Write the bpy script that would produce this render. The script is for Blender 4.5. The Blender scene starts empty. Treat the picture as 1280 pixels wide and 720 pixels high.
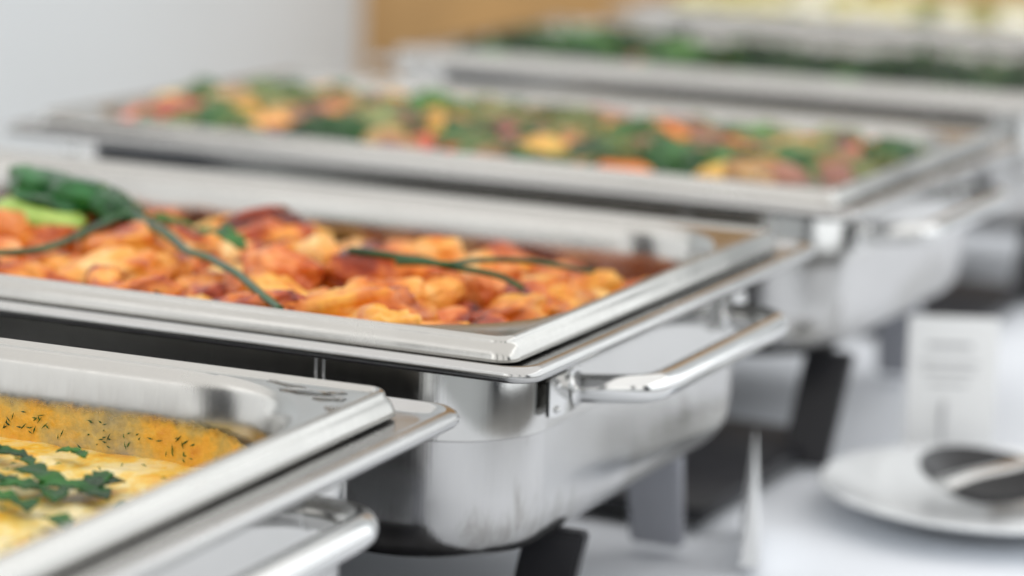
import bpy, bmesh, math, random
from mathutils import Vector, Matrix, noise
PI = math.pi
R = math.radians
rnd = random.Random(7)
sc = bpy.context.scene
TZ = 0.165                       # height of the pan rims above the table top

# ------------------------------------------------------------------ camera
cam_d = bpy.data.cameras.new("camera")
cam = bpy.data.objects.new("camera", cam_d)
sc.collection.objects.link(cam)
sc.camera = cam
PITCH, ROLL = 0.187, 0.0336
cx_, sx_ = math.cos(ROLL), math.sin(ROLL)
Rv = Vector((1, 0, 0)); Uv = Vector((0, math.sin(PITCH), math.cos(PITCH))); Fv = Vector((0, math.cos(PITCH), -math.sin(PITCH)))
CR = cx_ * Rv + sx_ * Uv; CU = -sx_ * Rv + cx_ * Uv
cam.matrix_world = Matrix(((CR.x, CU.x, -Fv.x, 0), (CR.y, CU.y, -Fv.y, 0), (CR.z, CU.z, -Fv.z, 0.223 + TZ), (0, 0, 0, 1)))
cam_d.sensor_width = 36
cam_d.lens = 97.1
cam_d.clip_start = 0.02
cam_d.clip_end = 60
cam_d.dof.use_dof = True
cam_d.dof.focus_distance = 1.055
cam_d.dof.aperture_fstop = 4.5
cam_d.dof.aperture_blades = 9

# ------------------------------------------------------------------ light
world = bpy.data.worlds.new("World"); sc.world = world
world.use_nodes = True
bg = world.node_tree.nodes["Background"]
bg.inputs[0].default_value = (0.80, 0.88, 1.0, 1); bg.inputs[1].default_value = 0.05

def area(name, loc, target, sx, sy, radiance, col):
    l = bpy.data.lights.new(name, 'AREA'); l.shape = 'RECTANGLE'; l.size = sx; l.size_y = sy
    l.energy = radiance * sx * sy * PI; l.color = col
    o = bpy.data.objects.new(name, l); sc.collection.objects.link(o)
    o.location = loc
    o.rotation_euler = (Vector(target) - Vector(loc)).to_track_quat('-Z', 'Y').to_euler()
    return o
area("ceiling_light", (0.3, 1.3, 2.5), (0.3, 1.3, 0), 7.5, 6.4, 0.84, (1.0, 0.985, 0.96))
area("window_light", (3.0, 1.6, 0.9), (0, 1.6, 0.25), 5.0, 2.4, 1.15, (0.95, 0.98, 1.0))
for k in range(3):     # unseen lamps added behind the photographer and along the side, split to band reflections
    area("front_fill_light", (-1.75 + 1.9 * k, -2.2, 1.50), (-1.75 + 1.9 * k, 0.6, 1.2), 1.55, 2.2, 0.92, (1.0, 0.99, 0.97))
for k in range(2):
    c_ = Vector((-3.3, -0.7, 1.52)) + Vector((-.52, .854, 0)) * (k - 1) * 1.5
    area("side_fill_light", c_, c_ + Vector((3.3, 2.0, -.3)), 1.15, 2.2, 0.95, (0.99, 1.0, 1.0))
area("left_window_light", (-2.7, 2.7, 0.75), (0.6, 3.4, 0.0), 2.8, 2.4, 0.85, (0.97, 0.99, 1.0))

sc.view_settings.view_transform = 'Standard'
sc.view_settings.look = 'None'
sc.view_settings.exposure = 0.64
sc.view_settings.gamma = 1
sc.cycles.use_denoising = True
sc.cycles.max_bounces = 10
sc.cycles.glossy_bounces = 7
sc.cycles.diffuse_bounces = 4
sc.cycles.caustics_reflective = False
sc.cycles.sample_clamp_indirect = 4

# ------------------------------------------------------------------ helpers
COL = sc.collection
def link(o, parent=None):
    COL.objects.link(o)
    if parent: o.parent = parent
    return o
def tag(o, label=None, cat=None, group=None, kind=None):
    if label: o['label'] = label
    if cat: o['category'] = cat
    if group: o['group'] = group
    if kind: o['kind'] = kind
    return o
def empty(name, loc, rz=0, parent=None):
    o = bpy.data.objects.new(name, None); o.location = loc; o.rotation_euler = (0, 0, rz); o.empty_display_size = .02
    return link(o, parent)
def mesh_from(name, verts, faces, mat=None, sharp=35, smooth=True):
    me = bpy.data.meshes.new(name); me.from_pydata([tuple(v) for v in verts], [], faces)
    me.validate()
    bm = bmesh.new(); bm.from_mesh(me); bmesh.ops.recalc_face_normals(bm, faces=bm.faces); bm.to_mesh(me); bm.free()
    if smooth:
        me.polygons.foreach_set('use_smooth', [True] * len(me.polygons))
        if sharp: me.set_sharp_from_angle(angle=R(sharp))
    if mat: me.materials.append(mat)
    return me
def obj(name, me, parent=None, loc=(0, 0, 0), rot=(0, 0, 0)):
    o = bpy.data.objects.new(name, me); o.location = loc; o.rotation_euler = rot
    return link(o, parent)
def copy_tree(o, parent=None):
    c = o.copy(); link(c, parent)
    for ch in list(o.children): copy_tree(ch, c)
    return c

HA, HB = 0.265, 0.1625            # half size of the pan flange
def ring(m, z, r, n=10, dx=0, dy=0):
    a, b = HA + m, HB + m
    pts = []
    for (sx, sy, a0) in ((1, 1, 0), (-1, 1, 90), (-1, -1, 180), (1, -1, 270)):
        for k in range(n + 1):
            t = R(a0 + 90 * k / n)
            pts.append((sx * (a - r) + r * math.cos(t) + dx, sy * (b - r) + r * math.sin(t) + dy, z))
    return pts
def sweep_rings(rings, closed=False, cap_last=False, cap_first=False):
    V, F = [], []
    n = len(rings[0])
    for r_ in rings: V += r_
    m = len(rings)
    for i in range(m if closed else m - 1):
        j = (i + 1) % m
        for k in range(n):
            l = (k + 1) % n
            F.append((i * n + k, i * n + l, j * n + l, j * n + k))
    if cap_last: F.append(tuple((m - 1) * n + k for k in range(n)))
    if cap_first: F.append(tuple(range(n)))
    return V, F
def frames(path):
    out = []
    up = Vector((0, 0, 1))
    for i, p in enumerate(path):
        a = path[max(i - 1, 0)]; b = path[min(i + 1, len(path) - 1)]
        t = (b - a).normalized()
        s = t.cross(up)
        if s.length < 1e-4: s = t.cross(Vector((1, 0, 0)))
        s.normalize(); u = s.cross(t).normalized()
        out.append((p, s, u))
    return out
def smooth_path(pts, sub=8):
    P = [Vector(p) for p in pts]; out = []
    for i in range(len(P) - 1):
        p0 = P[max(i - 1, 0)]; p1 = P[i]; p2 = P[i + 1]; p3 = P[min(i + 2, len(P) - 1)]
        for k in range(sub):
            t = k / sub
            out.append(0.5 * ((2 * p1) + (p2 - p0) * t + (2 * p0 - 5 * p1 + 4 * p2 - p3) * t * t + (3 * p1 - p0 - 3 * p2 + p3) * t ** 3))
    out.append(P[-1]); return out
def tube(path, rad, n=16, squash=1.0):
    V, F = [], []
    fr = frames(path)
    for i, (p, s, u) in enumerate(fr):
        r = rad(i / (len(fr) - 1)) if callable(rad) else rad
        for k in range(n):
            a = 2 * PI * k / n
            V.append(p + s * (r * math.cos(a)) + u * (r * squash * math.sin(a)))
    for i in range(len(fr) - 1):
        for k in range(n):
            l = (k + 1) % n
            F.append((i * n + k, i * n + l, (i + 1) * n + l, (i + 1) * n + k))
    F.append(tuple(range(n))); F.append(tuple((len(fr) - 1) * n + k for k in range(n)))
    return V, F
def round_box(sx, sy, sz, bev, seg=3):
    bm = bmesh.new(); bmesh.ops.create_cube(bm, size=1)
    bmesh.ops.scale(bm, vec=(sx, sy, sz), verts=bm.verts)
    bmesh.ops.bevel(bm, geom=list(bm.edges), offset=bev, segments=seg, affect='EDGES', profile=.5)
    return bm
def bm_obj(name, bm, mat, parent=None, loc=(0, 0, 0), rot=(0, 0, 0), sharp=40):
    me = bpy.data.meshes.new(name); bm.to_mesh(me); bm.free()
    me.polygons.foreach_set('use_smooth', [True] * len(me.polygons))
    if sharp: me.set_sharp_from_angle(angle=R(sharp))
    me.materials.append(mat)
    return obj(name, me, parent, loc, rot)

# ------------------------------------------------------------------ materials
def newmat(name):
    m = bpy.data.materials.new(name); m.use_nodes = True
    nt = m.node_tree; b = nt.nodes['Principled BSDF']
    return m, nt, b
def N(nt, t, **kw):
    n = nt.nodes.new(t)
    for k, v in kw.items():
        if k.startswith('i_'):
            key = k[2:]
            key = int(key) if key.isdigit() else key.replace('_', ' ')
            n.inputs[key].default_value = v
        else: setattr(n, k, v)
    return n
def ramp(nt, stops, interp='LINEAR'):
    n = nt.nodes.new('ShaderNodeValToRGB'); n.color_ramp.interpolation = interp
    e = n.color_ramp.elements
    while len(e) < len(stops): e.new(.5)
    for i, (p, c) in enumerate(stops):
        e[i].position = p
        e[i].color = (c, c, c, 1) if isinstance(c, (int, float)) else (*c, 1)
    return n

def steel(name, col=(.66, .655, .64), r0=.12, r1=.26, brush=(1, 1, 1), bump=.03, scale=6, smear=0.0, wave=0.0):
    m, nt, b = newmat(name); L = nt.links.new
    tc = N(nt, 'ShaderNodeTexCoord'); mp = N(nt, 'ShaderNodeMapping'); mp.inputs['Scale'].default_value = brush
    L(tc.outputs['Object'], mp.inputs[0])
    n1 = N(nt, 'ShaderNodeTexNoise', i_Scale=scale * 60, i_Detail=3, i_Roughness=.6); L(mp.outputs[0], n1.inputs[0])
    n2 = N(nt, 'ShaderNodeTexNoise', i_Scale=scale * 3, i_Detail=5, i_Roughness=.6); L(tc.outputs['Object'], n2.inputs[0])
    mr = N(nt, 'ShaderNodeMapRange', i_1=.3, i_2=.75, i_3=r0, i_4=r1); L(n2.outputs[0], mr.inputs[0])
    ad = N(nt, 'ShaderNodeMath', operation='MULTIPLY_ADD'); ad.inputs[1].default_value = .10; L(n1.outputs[0], ad.inputs[0]); L(mr.outputs[0], ad.inputs[2])
    L(ad.outputs[0], b.inputs['Roughness'])
    b.inputs['Metallic'].default_value = 1
    rc = ramp(nt, [(.30, tuple(c * .90 for c in col)), (.7, col)]); L(n2.outputs[0], rc.inputs[0])
    outc = rc.outputs[0]
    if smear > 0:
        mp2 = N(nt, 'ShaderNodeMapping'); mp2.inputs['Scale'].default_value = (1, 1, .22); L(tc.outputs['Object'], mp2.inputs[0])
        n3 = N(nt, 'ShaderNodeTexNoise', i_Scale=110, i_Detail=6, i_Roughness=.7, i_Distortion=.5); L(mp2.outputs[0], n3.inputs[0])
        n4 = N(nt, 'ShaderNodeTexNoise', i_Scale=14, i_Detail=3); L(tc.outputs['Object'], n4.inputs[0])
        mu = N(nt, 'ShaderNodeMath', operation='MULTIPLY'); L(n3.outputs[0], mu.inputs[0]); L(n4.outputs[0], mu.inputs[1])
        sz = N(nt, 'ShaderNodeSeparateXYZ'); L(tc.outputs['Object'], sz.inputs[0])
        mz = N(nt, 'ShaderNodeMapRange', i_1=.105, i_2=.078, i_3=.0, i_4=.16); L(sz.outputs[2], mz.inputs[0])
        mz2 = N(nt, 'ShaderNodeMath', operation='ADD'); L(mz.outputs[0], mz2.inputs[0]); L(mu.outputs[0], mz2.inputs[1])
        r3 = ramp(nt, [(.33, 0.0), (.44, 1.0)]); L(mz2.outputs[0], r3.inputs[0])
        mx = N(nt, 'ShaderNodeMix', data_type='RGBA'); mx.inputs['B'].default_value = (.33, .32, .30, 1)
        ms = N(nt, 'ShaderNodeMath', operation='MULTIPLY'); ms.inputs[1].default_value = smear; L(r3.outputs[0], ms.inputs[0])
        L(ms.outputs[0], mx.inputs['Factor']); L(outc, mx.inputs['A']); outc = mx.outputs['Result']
    L(outc, b.inputs['Base Color'])
    bp = N(nt, 'ShaderNodeBump', i_Strength=bump, i_Distance=.0006); L(n1.outputs[0], bp.inputs['Height'])
    last = bp
    if wave > 0:
        n5 = N(nt, 'ShaderNodeTexNoise', i_Scale=9, i_Detail=2); L(tc.outputs['Object'], n5.inputs[0])
        b2 = N(nt, 'ShaderNodeBump', i_Strength=wave, i_Distance=.01); L(n5.outputs[0], b2.inputs['Height']); L(bp.outputs[0], b2.inputs['Normal']); last = b2
    L(last.outputs[0], b.inputs['Normal'])
    return m
M_PAN = steel('pan_steel', (.48, .47, .445), .07, .25, (1, 1, .15), .04, 6, wave=.05)
M_FRAME = steel('frame_steel', (.48, .475, .465), .12, .24, (.2, .2, 1), .05, 7, wave=.03)
M_COLLAR = steel('collar_steel', (.55, .545, .53), .03, .07, (6, 6, .05), .10, 4)
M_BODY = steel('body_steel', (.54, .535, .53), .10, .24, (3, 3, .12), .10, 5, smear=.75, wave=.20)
M_CHROME = steel('polished_steel', (.66, .66, .65), .05, .10, (1, 1, 1), .01, 4)
M_LEG = steel('leg_steel', (.60, .60, .62), .30, .42, (1, 1, .2), .03, 4)

def simple(name, col, rough=.5, noise_amt=.15, scale=20, bump=.1, coat=0, sss=0, metallic=0, dist=.001):
    m, nt, b = newmat(name); L = nt.links.new
    tc = N(nt, 'ShaderNodeTexCoord')
    n = N(nt, 'ShaderNodeTexNoise', i_Scale=scale, i_Detail=5); L(tc.outputs['Object'], n.inputs[0])
    rc = ramp(nt, [(.3, tuple(c * (1 - noise_amt) for c in col)), (.7, tuple(min(1, c * (1 + noise_amt * .6)) for c in col))]); L(n.outputs[0], rc.inputs[0])
    L(rc.outputs[0], b.inputs['Base Color'])
    b.inputs['Roughness'].default_value = rough; b.inputs['Metallic'].default_value = metallic
    b.inputs['Coat Weight'].default_value = coat
    if sss:
        b.inputs['Subsurface Weight'].default_value = sss; b.inputs['Subsurface Radius'].default_value = (.006, .003, .001); b.inputs['Subsurface Scale'].default_value = 1
    bp = N(nt, 'ShaderNodeBump', i_Strength=bump, i_Distance=dist); L(n.outputs[0], bp.inputs['Height']); L(bp.outputs[0], b.inputs['Normal'])
    return m
M_BLACK = simple('shaded_leg_black_part', (.022, .022, .026), .42, .2, 30, .05)  # near legs: steel's dark reflection put into the colour; trays are plain black
M_GLOSSBLACK = simple('black_plastic', (.02, .02, .022), .35, .2, 30, .05)
M_LEG2 = simple('lit_leg_grey', (.40, .41, .45), .45, .1, 20, .05)  # far legs: the lighter, lit look of the steel put into the colour
M_CLOTH = simple('tablecloth_fabric', (.84, .87, .92), .9, .05, 5, .15, dist=.01)
M_WALL = simple('wall_paint', (.70, .735, .76), .85, .04, 1.2, .05)
M_WOOD = simple('wood_panel', (.44, .25, .085), .45, .35, 3, .1)
M_FLOOR = simple('floor_stone', (.62, .61, .59), .6, .2, 3, .1)
M_CARD = simple('white_card', (.86, .87, .87), .6, .02, 10, .02)
M_INK = simple('grey_print', (.42, .42, .43), .7, .05, 50, 0)
M_PORC = simple('white_glaze', (.80, .82, .83), .12, .02, 10, .01, coat=.5)

def food_mat(name, stops, scale=36, rough=.34, bump=.55, coat=.28, sss=.08, shift=.22, fine=220, var=.12):
    m, nt, b = newmat(name); L = nt.links.new; b.inputs['Specular IOR Level'].default_value = .3
    tc = N(nt, 'ShaderNodeTexCoord'); oi = N(nt, 'ShaderNodeObjectInfo')
    ad = N(nt, 'ShaderNodeVectorMath', operation='ADD'); L(tc.outputs['Object'], ad.inputs[0]); L(oi.outputs['Random'], ad.inputs[1])
    n1 = N(nt, 'ShaderNodeTexNoise', i_Scale=scale, i_Detail=4, i_Roughness=.55, i_Distortion=.3); L(ad.outputs[0], n1.inputs[0])
    n2 = N(nt, 'ShaderNodeTexNoise', i_Scale=fine, i_Detail=4, i_Roughness=.6); L(ad.outputs[0], n2.inputs[0])
    mm = N(nt, 'ShaderNodeMath', operation='MULTIPLY_ADD'); mm.inputs[1].default_value = shift; mm.inputs[2].default_value = -shift * .5
    L(oi.outputs['Random'], mm.inputs[0])
    sm = N(nt, 'ShaderNodeMath', operation='ADD'); L(n1.outputs[0], sm.inputs[0]); L(mm.outputs[0], sm.inputs[1])
    m2 = N(nt, 'ShaderNodeMath', operation='MULTIPLY_ADD'); m2.inputs[1].default_value = var; m2.inputs[2].default_value = -var * .5; L(n2.outputs[0], m2.inputs[0])
    s2 = N(nt, 'ShaderNodeMath', operation='ADD'); L(sm.outputs[0], s2.inputs[0]); L(m2.outputs[0], s2.inputs[1])
    rc = ramp(nt, stops); L(s2.outputs[0], rc.inputs[0]); L(rc.outputs[0], b.inputs['Base Color'])
    rr = N(nt, 'ShaderNodeMapRange', i_1=.35, i_2=.65, i_3=rough * .7, i_4=rough * 1.4); L(n1.outputs[0], rr.inputs[0]); L(rr.outputs[0], b.inputs['Roughness'])
    b.inputs['Coat Weight'].default_value = coat; b.inputs['Coat Roughness'].default_value = .15
    if sss:
        b.inputs['Subsurface Weight'].default_value = sss; b.inputs['Subsurface Radius'].default_value = (.008, .003, .001); b.inputs['Subsurface Scale'].default_value = 1
    bp = N(nt, 'ShaderNodeBump', i_Strength=bump, i_Distance=.0012); L(n2.outputs[0], bp.inputs['Height'])
    b2 = N(nt, 'ShaderNodeBump', i_Strength=bump, i_Distance=.003); L(n1.outputs[0], b2.inputs['Height']); L(bp.outputs[0], b2.inputs['Normal'])
    L(b2.outputs[0], b.inputs['Normal'])
    return m
F_ORANGE = food_mat('orange_crust', [(.34, (.11, .010, .003)), (.44, (.42, .055, .006)), (.54, (.74, .20, .018)), (.65, (.90, .40, .07)), (.76, (.96, .64, .27))], shift=.20, var=.10)
F_RED = food_mat('red_brown_crust', [(.30, (.06, .006, .003)), (.43, (.30, .035, .007)), (.54, (.66, .14, .020)), (.66, (.86, .32, .09)), (.78, (.93, .55, .25))], shift=.20, var=.10)
F_GOLD = food_mat('golden_crust', [(.32, (.36, .05, .006)), (.44, (.72, .20, .018)), (.56, (.87, .40, .05)), (.70, (.94, .65, .24))], shift=.16, var=.10)
F_BED = food_mat('dark_sauce', [(.35, (.10, .015, .006)), (.5, (.34, .07, .015)), (.65, (.62, .20, .04))], shift=0)
F_LEAF = food_mat('dark_green_leaf', [(.3, (.003, .030, .003)), (.5, (.008, .080, .008)), (.7, (.035, .17, .025))], 60, .45, .3, .1, .1)
F_GLOSS = food_mat('glossy_green_leaf', [(.3, (.002, .030, .005)), (.5, (.006, .075, .012)), (.7, (.02, .16, .03))], 40, .30, .15, .35, .1)
F_PALE = food_mat('pale_green_leaf', [(.3, (.10, .24, .02)), (.5, (.24, .42, .05)), (.7, (.42, .58, .13))], 40, .4, .2, .3, .2)
F_CHIVE = food_mat('chive_green', [(.3, (.008, .040, .010)), (.5, (.018, .080, .018)), (.7, (.05, .14, .035))], 80, .35, .2, .3, .1, .1)
F_VEGG = food_mat('stir_fry_green', [(.3, (.010, .045, .010)), (.5, (.035, .13, .030)), (.7, (.12, .27, .07))], 50, .4, .3, .3, .1, .3)
F_OLIVE = food_mat('olive_green_herb', [(.3, (.06, .08, .02)), (.5, (.16, .19, .06)), (.7, (.32, .34, .14))], 60, .45, .3, .2, .1, .3)
F_CARROT = food_mat('orange_carrot', [(.3, (.60, .10, .015)), (.5, (.88, .22, .04)), (.7, (.92, .42, .10))], 30, .35, .2, .4, .2, .3)
F_YELLOW = food_mat('yellow_pepper', [(.3, (.55, .20, .02)), (.5, (.78, .38, .05)), (.7, (.88, .56, .14))], 30, .35, .2, .4, .2, .3)
F_TAN = food_mat('tan_onion', [(.3, (.26, .12, .04)), (.5, (.46, .25, .09)), (.7, (.66, .44, .20))], 40, .4, .3, .3, .2, .3)
F_MAROON = food_mat('purple_brown_meat', [(.3, (.10, .035, .030)), (.5, (.24, .09, .07)), (.7, (.42, .20, .14))], 40, .45, .4, .2, .1, .3)
F_REDPEP = food_mat('red_pepper', [(.3, (.38, .040, .02)), (.5, (.62, .09, .045)), (.7, (.78, .20, .12))], 40, .35, .2, .4, .2, .3)

# ------------------------------------------------------------------ food piece meshes
def blob(name, seed, sx, sy, sz, amp=.35, freq=1.3, sub=4, ridged=.12, flat=0.0):
    bm = bmesh.new(); bmesh.ops.create_icosphere(bm, subdivisions=sub, radius=1)
    off = Vector((seed * 3.7, seed * 1.9, seed * 5.3))
    for v in bm.verts:
        d = v.co.normalized()
        k = 1 + amp * noise.fractal(d * freq + off, 1.0, 2.1, 4) + ridged * (1 - 2 * abs(noise.noise(d * freq * 2.6 + off))) + .035 * noise.noise(d * 11 + off)
        c = d * k
        # boxier profile than a ball
        c = Vector((math.copysign(abs(c.x) ** .85, c.x) * sx, math.copysign(abs(c.y) ** .85, c.y) * sy, math.copysign(abs(c.z) ** .8, c.z) * sz))
        v.co = c
    me = bpy.data.meshes.new(name); bm.to_mesh(me); bm.free()
    me.polygons.foreach_set('use_smooth', [True] * len(me.polygons))
    return me
def leaf_mesh(name, seed, L_, W_, curl=.3, ruffle=.15, lobes=0, fold=.2, nx=22, ny=10, th=.0006):
    top, bot, F = [], [], []
    off = Vector((seed * 2.3, seed * 4.1, seed))
    for i in range(nx + 1):
        t = i / nx
        w = math.sin(PI * min(1, t ** .8)) ** .75 * (1 + (lobes * .35 * abs(math.sin(t * PI * lobes)) if lobes else 0))
        w = max(w, .03)
        for j in range(ny + 1):
            s = (j / ny * 2 - 1)
            x = L_ * (t - .5); y = W_ * .5 * w * s
            z = fold * W_ * abs(s) * w + curl * L_ * (-(t - .5) ** 2) * 1.0 + ruffle * W_ * abs(s) * noise.noise(Vector((t * 6, s * 2, 0)) + off) * 1.6
            z += .05 * W_ * noise.noise(Vector((t * 14, s * 7, 3)) + off)
            top.append((x, y, z + th / 2)); bot.append((x, y, z - th / 2))
    V = top + bot; n = len(top); c = ny + 1
    for i in range(nx):
        for j in range(ny):
            a = i * c + j
            F.append((a, a + 1, a + c + 1, a + c)); F.append((n + a, n + a + c, n + a + c + 1, n + a + 1))
    for i in range(nx):
        a = i * c; F.append((a, a + c, n + a + c, n + a)); a = i * c + ny; F.append((a, n + a, n + a + c, a + c))
    for j in range(ny):
        a = j; F.append((a, n + a, n + a + 1, a + 1)); a = nx * c + j; F.append((a, a + 1, n + a + 1, n + a))
    return mesh_from(name, V, F, sharp=None)
def with_mat(me, mat, key):
    k = me.name.split('.')[0] + key
    m2 = _mats.get((me.name, key))
    if not m2:
        m2 = me.copy(); m2.materials.clear(); m2.materials.append(mat); _mats[(me.name, key)] = m2
    return m2
_mats = {}

# ------------------------------------------------------------------ the setting
bm = bmesh.new(); bmesh.ops.create_grid(bm, x_segments=2, y_segments=2, size=1)
bmesh.ops.scale(bm, vec=(7, 7, 1), verts=bm.verts)
tag(bm_obj('floor', bm, M_FLOOR, loc=(0, 2, -.74)), 'pale stone floor under the buffet table', kind='structure')
bm = round_box(9, .15, 3.6, .004, 1)
tag(bm_obj('back_wall', bm, M_WALL, loc=(0, 4.7, 1.06)), 'plain pale blue grey wall behind the buffet', kind='structure')

bm = round_box(4.2, .12, 1.14, .004, 1)  # added unseen wall, a bright surface for the collars to reflect
tag(bm_obj('added_reflector_wall', bm, M_WALL, loc=(1.4, -2.32, -.17)), 'pale wall added unseen behind the photographer to brighten the steel', kind='structure')
# wooden cupboard against the wall
cup = empty('wooden_cupboard', (.66, 4.33, -.74))
tag(cup, 'brown wooden cupboard against the pale wall behind the trays', 'cupboard')
bm_obj('cabinet_body', round_box(1.8, .44, .98, .006, 2), M_WOOD, cup, (0, .04, .49))
for k in range(3):
    d_ = bm_obj('door', round_box(.56, .02, .86, .004, 2), M_WOOD, cup, (-.59 + .59 * k, -.192, .49))
    bm_obj('handle', round_box(.012, .02, .14, .004, 2), M_LEG, d_, (.22, -.02, .0))
wp = empty('added_reflection_panel', (.66, 4.60, .56))  # added unseen panel that browns the reflections in the pan rims
tag(wp, 'brown wooden panelling added unseen above the cupboard to tint the steel reflections', 'reflection panel')
for k in range(6): bm_obj('panel', round_box(.296, .03, 1.40, .004, 1), M_WOOD, wp, (-.75 + .30 * k, 0, .70))

# table with its cloth
YAW0 = -.425
ax = Vector((math.cos(YAW0), math.sin(YAW0), 0)); ay = Vector((-math.sin(YAW0), math.cos(YAW0), 0))
tb = empty('buffet_table', (0, 0, 0))
tag(tb, 'long buffet table carrying the whole row of steel food warmers', 'table')
tc_ = ax * (-.125) + ay * 1.1 + Vector((0, 1.0655, 0)) 
tabm = round_box(1.15, 5.4, .03, .004, 1)
bm_obj('tabletop', tabm, M_WOOD, tb, (tc_.x, tc_.y, -.022), (0, 0, YAW0))
for sx in (-1, 1):
    for sy in (-1, 1):
        p = tc_ + ax * (sx * .48) + ay * (sy * 2.5)
        bm_obj('leg', round_box(.05, .05, .70, .004, 1), M_LEG, tb, (p.x, p.y, -.387), (0, 0, YAW0))
def cloth():
    V, F = [], []
    nx, ny = 90, 300
    W_, L_ = 1.19, 5.44
    drop = .30
    us = [(-W_ / 2 - .0, -drop)]
    def zz(x, y):
        z = .0018 * noise.noise(Vector((x * 5, y * 5, 0))) + .0016 * noise.noise(Vector((x * 14 + y * 9, y * 3 - x * 2, 4)))
        z += .0022 * noise.noise(Vector((x * 2.2 + 7, y * 2.2, 2)))
        z += .0016 * math.exp(-((x - .33 + .02 * math.sin(y * 3)) / .006) ** 2) + .0016 * math.exp(-((y + .12 + .25 * (x - .3)) / .006) ** 2)
        return z - .003
    cols = []
    for i in range(nx + 1): cols.append((-W_ / 2 + W_ * i / nx, 0))
    cols = [(-W_ / 2 - .012, -drop), (-W_ / 2 - .008, -.1), (-W_ / 2 - .004, -.012)] + cols + [(W_ / 2 + .004, -.012), (W_ / 2 + .008, -.1), (W_ / 2 + .012, -drop)]
    for j in range(ny + 1):
        y = -L_ / 2 + L_ * j / ny
        for (x, dz) in cols:
            if dz < -.05: xx = x + .012 * math.sin(y * 23) * (-dz / drop) * (1 if x > 0 else -1)
            else: xx = x
            V.append((xx, y, zz(x, y) + dz))
    c = len(cols)
    for j in range(ny):
        for i in range(c - 1):
            a = j * c + i; F.append((a, a + 1, a + c + 1, a + c))
    return mesh_from('tablecloth', V, F, M_CLOTH, sharp=None)
tag(obj('tablecloth', cloth(), None, (tc_.x, tc_.y, 0), (0, 0, YAW0)), 'pale blue white tablecloth spread over the buffet table', 'tablecloth')

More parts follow.
